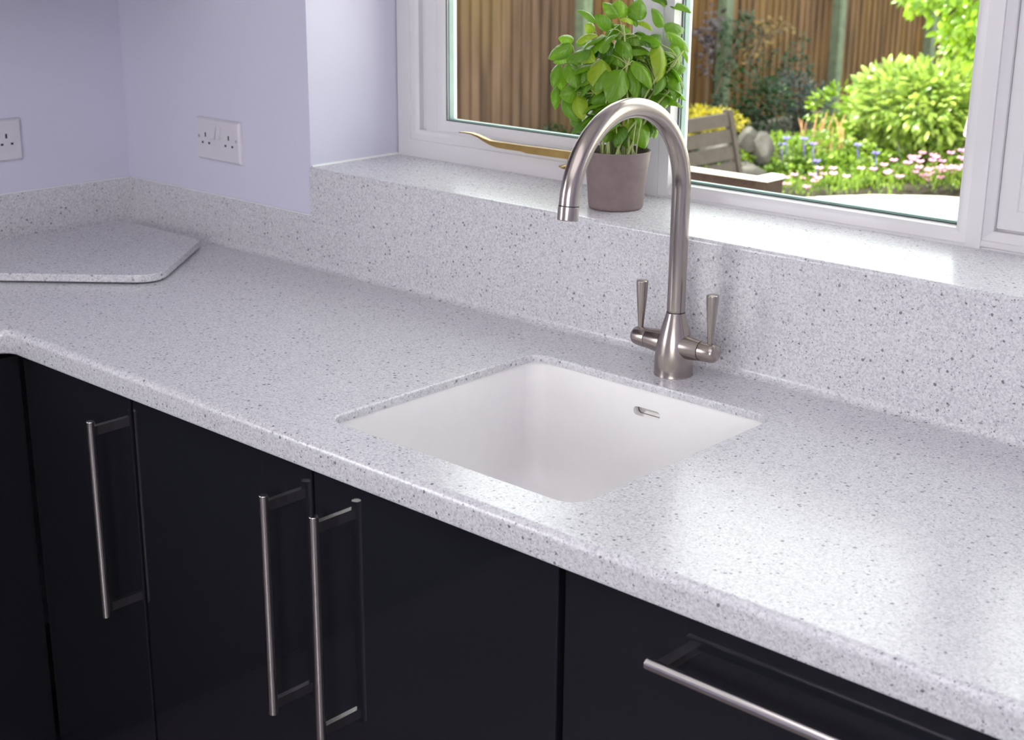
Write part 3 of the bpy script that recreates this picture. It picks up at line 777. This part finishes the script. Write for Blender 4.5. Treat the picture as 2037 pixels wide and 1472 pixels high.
def panel(y0, y1, label, i):
    bm = bmesh.new(); lay = bm.verts.layers.float.new('tone'); y = y0
    while y < y1 - .01:
        ye = min(y + .1035, y1); tn = rnd.random(); j = rnd.uniform(-.003, .003)
        vs = []
        for z in (GZ + .02, .95):
            for px, py in ((FX + j, y), (FX + .024 + j, y), (FX + .007 + j, ye + .02 if ye < y1 else ye), (FX - .004 + j, ye + .02 if ye < y1 else ye)):
                v = bm.verts.new((px, py, z)); v[lay] = tn; vs.append(v)
        for a in range(4): bm.faces.new((vs[a], vs[(a + 1) % 4], vs[4 + (a + 1) % 4], vs[4 + a]))
        bm.faces.new(vs[:4]); bm.faces.new(vs[4:]); y = ye
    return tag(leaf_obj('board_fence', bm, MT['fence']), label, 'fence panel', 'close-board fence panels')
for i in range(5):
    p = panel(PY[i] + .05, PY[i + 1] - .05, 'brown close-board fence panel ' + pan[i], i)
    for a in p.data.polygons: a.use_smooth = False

def sticks(parent, p, tips, r=.008, mat=None, name='branches'):
    bm = bmesh.new()
    for t in tips: 
        t = Vector(t); mid = Vector(p).lerp(t, .5) + Vector((0, 0, .08 * (t - Vector(p)).length)); tube(bm, [p, mid, t], [r, r * .7, r * .35], 6)
    return obj(name, bm, mat or MT['twig'], parent)
def shrub(name, label, cat, c, rad, n, size, mat, group=None, dz=.0, droop=-.15, shape='long', wr=.42, up=.55, fill=.55, lobes=7, parent_only=False):
    """bush: leaves set on the skins of several overlapping lobes"""
    c = Vector(c); root = empty(name, (c.x, c.y, GZ), label, cat, group)
    L = []
    for k in range(lobes):
        d = rv(); d.z = d.z * .8 + .05
        L.append((Vector((d.x * rad[0], d.y * rad[1], d.z * rad[2])) * .55, rnd.uniform(.42, .62)))
    bm, lay = leaf_bm()
    for k in range(n):
        lc, lr = L[k % lobes]; d = rv(); q = rnd.uniform(fill, 1)
        p = c + lc + Vector((d.x * rad[0], d.y * rad[1], d.z * rad[2])) * lr * q
        if p.z < GZ + .02: p.z = GZ + .02 + rnd.random() * .1
        s = size * rnd.uniform(.65, 1.25); o = (d + rv(.5) + Vector((0, 0, droop))).normalized()
        leaf(bm, lay, p, p + o * s, d * .6 + Vector((0, 0, up)) + rv(.35), s * wr * rnd.uniform(.8, 1.2), rnd.random(), cup=.25, arch=.1, nl=4, nw=1, shape='ovate')
    leaf_obj('foliage', bm, mat, root)
    sticks(root, (c.x, c.y, GZ), [c + lc for lc, _ in L], .012)
    return root
shrub('shrub', 'sunlit round green shrub in front of the fence, left of the tall variegated one', 'shrub', (-2.80, 8.2, -.84), (.42, .36, .35), 1500, .075, MT['bush'], 'sunlit shrubs')
shrub('shrub', 'small bright shoot of shrub at the top right of the round green shrub', 'shrub', (-2.56, 8.0, -.80), (.16, .16, .30), 380, .06, MT['bushpale'], 'sunlit shrubs')
shrub('shrub', 'large pale variegated shrub at the right side of the garden', 'shrub', (-1.92, 7.75, -.68), (.60, .45, .52), 3600, .085, MT['bushpale'], 'sunlit shrubs')
shrub('shrub', 'tall leafy shrub rising behind the variegated one, beneath the tree', 'shrub', (-1.86, 8.3, -.30), (.34, .34, .36), 900, .075, MT['bush'], 'sunlit shrubs')
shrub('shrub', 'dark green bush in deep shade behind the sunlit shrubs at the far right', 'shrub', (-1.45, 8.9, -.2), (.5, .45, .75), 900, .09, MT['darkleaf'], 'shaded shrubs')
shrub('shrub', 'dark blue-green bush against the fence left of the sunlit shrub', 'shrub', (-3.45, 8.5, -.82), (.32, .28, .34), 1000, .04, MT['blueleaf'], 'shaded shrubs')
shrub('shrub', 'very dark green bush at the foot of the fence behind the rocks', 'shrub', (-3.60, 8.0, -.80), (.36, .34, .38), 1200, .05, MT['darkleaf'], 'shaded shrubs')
shrub('golden_shrub', 'low golden-yellow shrub spilling over the rocks behind the slatted chair', 'shrub', (-3.36, 6.95, -.76), (.50, .34, .18), 3200, .032, MT['yellow'], None, up=.9)
shrub('geranium_mound', 'broad mound of soft green geranium leaves in the middle of the bed', 'shrub', (-2.40, 6.90, -.97), (.50, .42, .26), 3000, .036, MT['mound'], 'geranium mounds', wr=.8, up=.9)
shrub('geranium_mound', 'shaded end of the geranium mound beside the rocks', 'shrub', (-2.72, 6.6, -1.02), (.28, .26, .17), 700, .036, MT['mound'], 'geranium mounds', wr=.8, up=.9)
shrub('geranium_mound', 'bright low leaves below the round shrub, behind the pink flowers', 'shrub', (-2.0, 7.25, -.96), (.34, .3, .18), 1100, .036, MT['mound'], 'geranium mounds', wr=.8, up=.9)
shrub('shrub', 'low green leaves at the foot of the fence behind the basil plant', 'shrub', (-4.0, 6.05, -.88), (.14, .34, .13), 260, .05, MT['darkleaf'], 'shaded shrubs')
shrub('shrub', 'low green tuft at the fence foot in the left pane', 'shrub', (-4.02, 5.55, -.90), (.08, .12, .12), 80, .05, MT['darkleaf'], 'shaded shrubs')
# climbers on the fence
def climber(label, pts, tips, n, size, mat, name='climbing_plant', spread=.1):
    root = empty(name, (pts[0][0], pts[0][1], GZ), label, 'climbing plant', 'climbers on the fence')
    bm = bmesh.new(); tube(bm, [(pts[0][0], pts[0][1], GZ)] + pts, .009, 6)
    for t in tips: tube(bm, [pts[min(len(pts) - 1, 1)], t], .005, 5)
    obj('stem', bm, MT['twig'], root)
    bm, lay = leaf_bm(); path = [Vector(p) for p in pts] + [Vector(t) for t in tips]
    for k in range(n):
        a = path[rnd.randrange(len(path))]; b_ = path[rnd.randrange(len(path))]
        if (a - b_).length > .6: b_ = a
        p = a.lerp(b_, rnd.random()) + rv(spread * rnd.random()); p.x = max(p.x, FX + .06)
        leaf(bm, lay, p, p + (rv() + Vector((.3, -.2, -.1))).normalized() * size * rnd.uniform(.6, 1.2), Vector((.8, -.4, .5)) + rv(.4), size * .5, rnd.random(), nl=4, nw=1)
    leaf_obj('foliage', bm, mat, root)
    return root
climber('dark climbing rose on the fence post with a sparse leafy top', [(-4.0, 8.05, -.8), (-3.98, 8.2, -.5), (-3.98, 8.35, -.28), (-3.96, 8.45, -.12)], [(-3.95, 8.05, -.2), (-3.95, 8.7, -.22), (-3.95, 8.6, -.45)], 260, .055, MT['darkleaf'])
climber('sprig of bronze and yellow rose leaves above the dark climber', [(-3.9, 8.4, -.45), (-3.88, 8.5, -.30), (-3.88, 8.62, -.20)], [(-3.85, 8.8, -.22), (-3.85, 8.5, -.16), (-3.85, 8.95, -.2)], 120, .05, MT['orange'])
climber('plum-leaved twigs left of the green concrete post', [(-3.95, 7.9, -.5), (-3.95, 7.88, -.25), (-3.95, 7.95, -.1)], [(-3.95, 7.75, -.22), (-3.95, 8.05, -.08)], 130, .06, MT['plum'])
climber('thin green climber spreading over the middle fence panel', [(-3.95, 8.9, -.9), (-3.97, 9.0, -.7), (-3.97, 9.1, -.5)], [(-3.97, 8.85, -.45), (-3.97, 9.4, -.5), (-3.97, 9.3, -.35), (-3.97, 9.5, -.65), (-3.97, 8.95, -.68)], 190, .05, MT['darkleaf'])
# overhanging tree, upper right
tr = empty('tree', (-.55, 6.6, GZ), 'overhanging tree with bright drooping leaves at the top right of the view', 'tree')
bm = bmesh.new(); tube(bm, [(-.25, 6.9, GZ), (-.3, 6.8, -.3), (-.4, 6.7, .4), (-.45, 6.6, 1.1)], [.06, .05, .04, .02], 10)
for T in ((-1.35, 6.1, .30), (-1.15, 6.2, .12), (-.9, 6.3, -.02), (-1.2, 6.0, .5), (-.8, 6.2, .3)): tube(bm, [(-.42, 6.65, .5), Vector((-.42, 6.65, .5)).lerp(Vector(T), .5) + Vector((0, 0, .12)), T], [.02, .014, .006], 7)
obj('trunk', bm, MT['twig'], tr)
bm, lay = leaf_bm()
for k in range(900):
    c_, s_ = rnd.choice([((-1.22, 6.1, .26), .14), ((-1.02, 6.15, .14), .15), ((-.9, 6.25, .0), .13), ((-.85, 6.2, .3), .26), ((-.75, 6.25, .08), .18), ((-.95, 6.1, .45), .3), ((-.62, 6.3, .25), .25)])
    p = Vector(c_) + rv(s_ * rnd.random() ** .5)
    o = (rv(.6) + Vector((-.2, -.2, -.75))).normalized(); s = .07 * rnd.uniform(.7, 1.2)
    leaf(bm, lay, p, p + o * s, Vector((.3, -.5, .7)) + rv(.4), s * .55, rnd.random(), nl=4, nw=1)
leaf_obj('foliage', bm, MT['bush'], tr)
# pink flower clumps along the terrace edge
def blossoms(bm, p, r, petals=5):
    for k in range(petals):
        a = 2 * pi * k / petals; d = Vector((cos(a), sin(a), .35))
        t_ = Vector(p) + d * r
        s = d.cross(Vector((0, 0, 1))).normalized() * r * .45; m_ = Vector(p) + d * r * .6
        v = [bm.verts.new(x) for x in (Vector(p), m_ + s, t_ + Vector((0, 0, r * .1)), m_ - s)]
        bm.faces.new(v)
    lathe(bm, [(.0001, -.2 * r), (.25 * r, 0), (.0001, .2 * r)], p, seg=6, cap=False)
fl = [(-2.15, 6.45, 'left end, below the geranium mound', .10), (-1.98, 6.62, 'second clump from the left', .12), (-1.78, 6.85, 'third clump from the left', .14), (-1.62, 7.12, 'middle clump of the row', .17), (-1.42, 7.22, 'third clump from the right', .19), (-1.25, 7.27, 'second clump from the right', .20), (-1.08, 7.3, 'right end, cut by the window post', .22)]
for x, y, pos, h in fl:
    root = empty('pink_flower_clump', (x, y, GZ), 'small pink flowers at the terrace edge, ' + pos, 'flowers', 'pink flower clumps')
    bm, lay = leaf_bm()
    for k in range(220):
        p = Vector((x + rnd.uniform(-.16, .16), y + rnd.uniform(-.20, .13), GZ + rnd.uniform(.0, h * .8)))
        leaf(bm, lay, p, p + (rv(.5) + Vector((0, 0, .8))) * .05, rv(), .012, rnd.random(), nl=3, nw=1)
    leaf_obj('foliage', bm, MT['mound'], root)
    for k in range(7 if x < -1.7 else 24):
        p = (x + rnd.uniform(-.15, .15), y + rnd.uniform(-.22, .15), GZ + h * rnd.uniform(.5, 1.35))
        bm = bmesh.new(); blossoms(bm, p, .033); obj('flower', bm, MT['pink'], root, angle=180)
bm = bmesh.new()
for i, (x, y, z) in enumerate([(-2.50, 6.8, -.78), (-2.36, 6.8, -.77), (-2.30, 6.82, -.80), (-2.22, 6.75, -.90), (-2.52, 6.78, -.82), (-1.92, 7.0, -.84), (-2.06, 7.0, -.80)]):
    bm = bmesh.new(); blossoms(bm, (x, y, z), .034)
    tube(bm, [(x, y, z), (x + .01, y + .01, z - .14)], .003, 5)
    tag(obj('violet_flower', bm, MT['violet'], angle=180), 'violet flower on ' + ['the far left of the geranium mound', 'the crest of the geranium mound', 'the crest, right beside the tan flower spikes', 'the middle face of the geranium mound', 'the left shoulder of the mound, lowest of its group', 'the right end of the geranium leaves', 'the top of the geranium leaves below the round shrub'][i], 'flower', 'violet flowers')
root = empty('flower_spikes', (-2.42, 7.1, GZ), 'tan and orange flower spikes behind the geranium mound', 'flowers')
for k in range(12):
    x, y = -2.45 + rnd.uniform(-.16, .2), 7.15 + rnd.uniform(-.06, .1); z = -.80 + rnd.uniform(-.06, .06)
    bm = bmesh.new(); lx = rnd.uniform(-.05, .05)
    tube(bm, [(x, y, GZ), (x, y, z), (x + lx, y, z + .12)], [.003, .006, .003], 7); obj('spike', bm, MT['tan'], root)
# rocks
def rock(label, c, s, seed):
    bm = bmesh.new(); bmesh.ops.create_icosphere(bm, subdivisions=3, radius=1)
    rg = random.Random(seed); ds = [(Vector((rg.uniform(-1, 1), rg.uniform(-1, 1), rg.uniform(-1, 1))).normalized(), rg.uniform(.55, .85)) for _ in range(12)]
    for v in bm.verts:
        for d, h in ds:
            k_ = v.co.dot(d)
            if k_ > h: v.co -= d * (k_ - h)
        v.co = Vector((v.co.x * s[0] + c[0], v.co.y * s[1] + c[1], v.co.z * s[2] + c[2]))
    tag(obj('rock', bm, MT['rock'], angle=25), label, 'rock', 'rockery stones')
rock('pale pointed rock under the golden shrub', (-2.68, 6.62, -.78), (.10, .10, .11), 1)
rock('large pale rock at the right end of the rockery', (-2.60, 6.66, -.84), (.14, .12, .12), 2)
rock('rounded rock left of the large pale rock, behind the chair', (-2.80, 6.5, -.90), (.15, .13, .14), 3)
rock('low wide base rock of the rockery', (-2.68, 6.55, -1.0), (.26, .18, .09), 4)
rock('dark hollow rock beneath the golden shrub', (-3.0, 6.75, -.93), (.22, .16, .14), 5)
# slatted garden chair, seat facing right
ch = empty('garden_chair', (-.66, 3.32, GZ), 'grey-brown slatted garden chair with leaning back, seen through the right pane', 'chair')
def lean(z): return -.72 - (z - (-.62)) * .26
for i, z in enumerate((-.185, -.255, -.325, -.395, -.465, -.535)):
    bm = bmesh.new(); h = .027
    pts = [(lean(z + h) - .009, z + h), (lean(z + h) + .009, z + h), (lean(z - h) + .009, z - h), (lean(z - h) - .009, z - h)]
    prism(bm, pts, 1, 3.08, 3.60); obj('back_slat', bm, MT['chairwood'], ch, smooth=False)
for y in (3.055, 3.60):
    bm = bmesh.new(); pts = [(lean(-.145) - .018, -.145), (lean(-.145) + .018, -.145), (lean(-.62) + .02, -.62), (-.80, GZ), (-.84, GZ), (lean(-.62) - .02, -.62)]
    prism(bm, pts, 1, y, y + .028); obj('back_post', bm, MT['chairwood'], ch, smooth=False)
    bm = bmesh.new(); box(bm, -.36, -.32, y, y + .03, GZ, -.63); obj('leg', bm, MT['chairwood'], ch, smooth=False)
for i in range(7):
    obj('seat_slat', B(-.80 + i * .068, -.742 + i * .068, 3.05, 3.63, -.63, -.61), MT['chairwood'], ch, smooth=False)
# second chair, back towards the window
ch2 = empty('garden_chair', (.0, 2.5, GZ), 'dark brown garden chair with a sunlit top rail, its back towards the window', 'chair')
obj('back_panel', B(-.34, .213, 2.239, 2.262, -.66, -.158), MT['rattan'], ch2, smooth=False)
obj('top_rail', B(-.35, .215, 2.232, 2.258, -.158, -.146), MT['cap'], ch2, smooth=False, bevel=.003)['label'] = 'pale sunlit top rail'
for x in (-.38, .212):
    obj('back_post', B(x, x + .045, 2.235, 2.33, GZ, -.158), MT['rattan'], ch2, smooth=False)
    obj('post_cap', B(x - .003, x + .048, 2.232, 2.335, -.158, -.144), MT['cap'], ch2, smooth=False, bevel=.003)['label'] = 'pale sunlit cap'
    obj('leg', B(x, x + .045, 2.75, 2.80, GZ, -.63), MT['rattan'], ch2, smooth=False)
obj('seat', B(-.36, .25, 2.262, 2.80, -.63, -.60), MT['rattan'], ch2, smooth=False)
# white canvas cone at the right edge of the view
pz = empty('folded_parasol', (-.98, 6.6, GZ), 'white folded canvas parasol half hidden by the right window post', 'parasol')
bm = bmesh.new(); lathe(bm, [(.13, -.58), (.11, -.45), (.06, -.20), (.03, .0), (.01, .1)], (-.98, 6.6, 0), seg=20); obj('canopy', bm, MT['cloth'], pz)
bm = bmesh.new(); lathe(bm, [(.02, GZ), (.02, -.5)], (-.98, 6.6, 0), seg=12); obj('pole', bm, MT['twig'], pz)
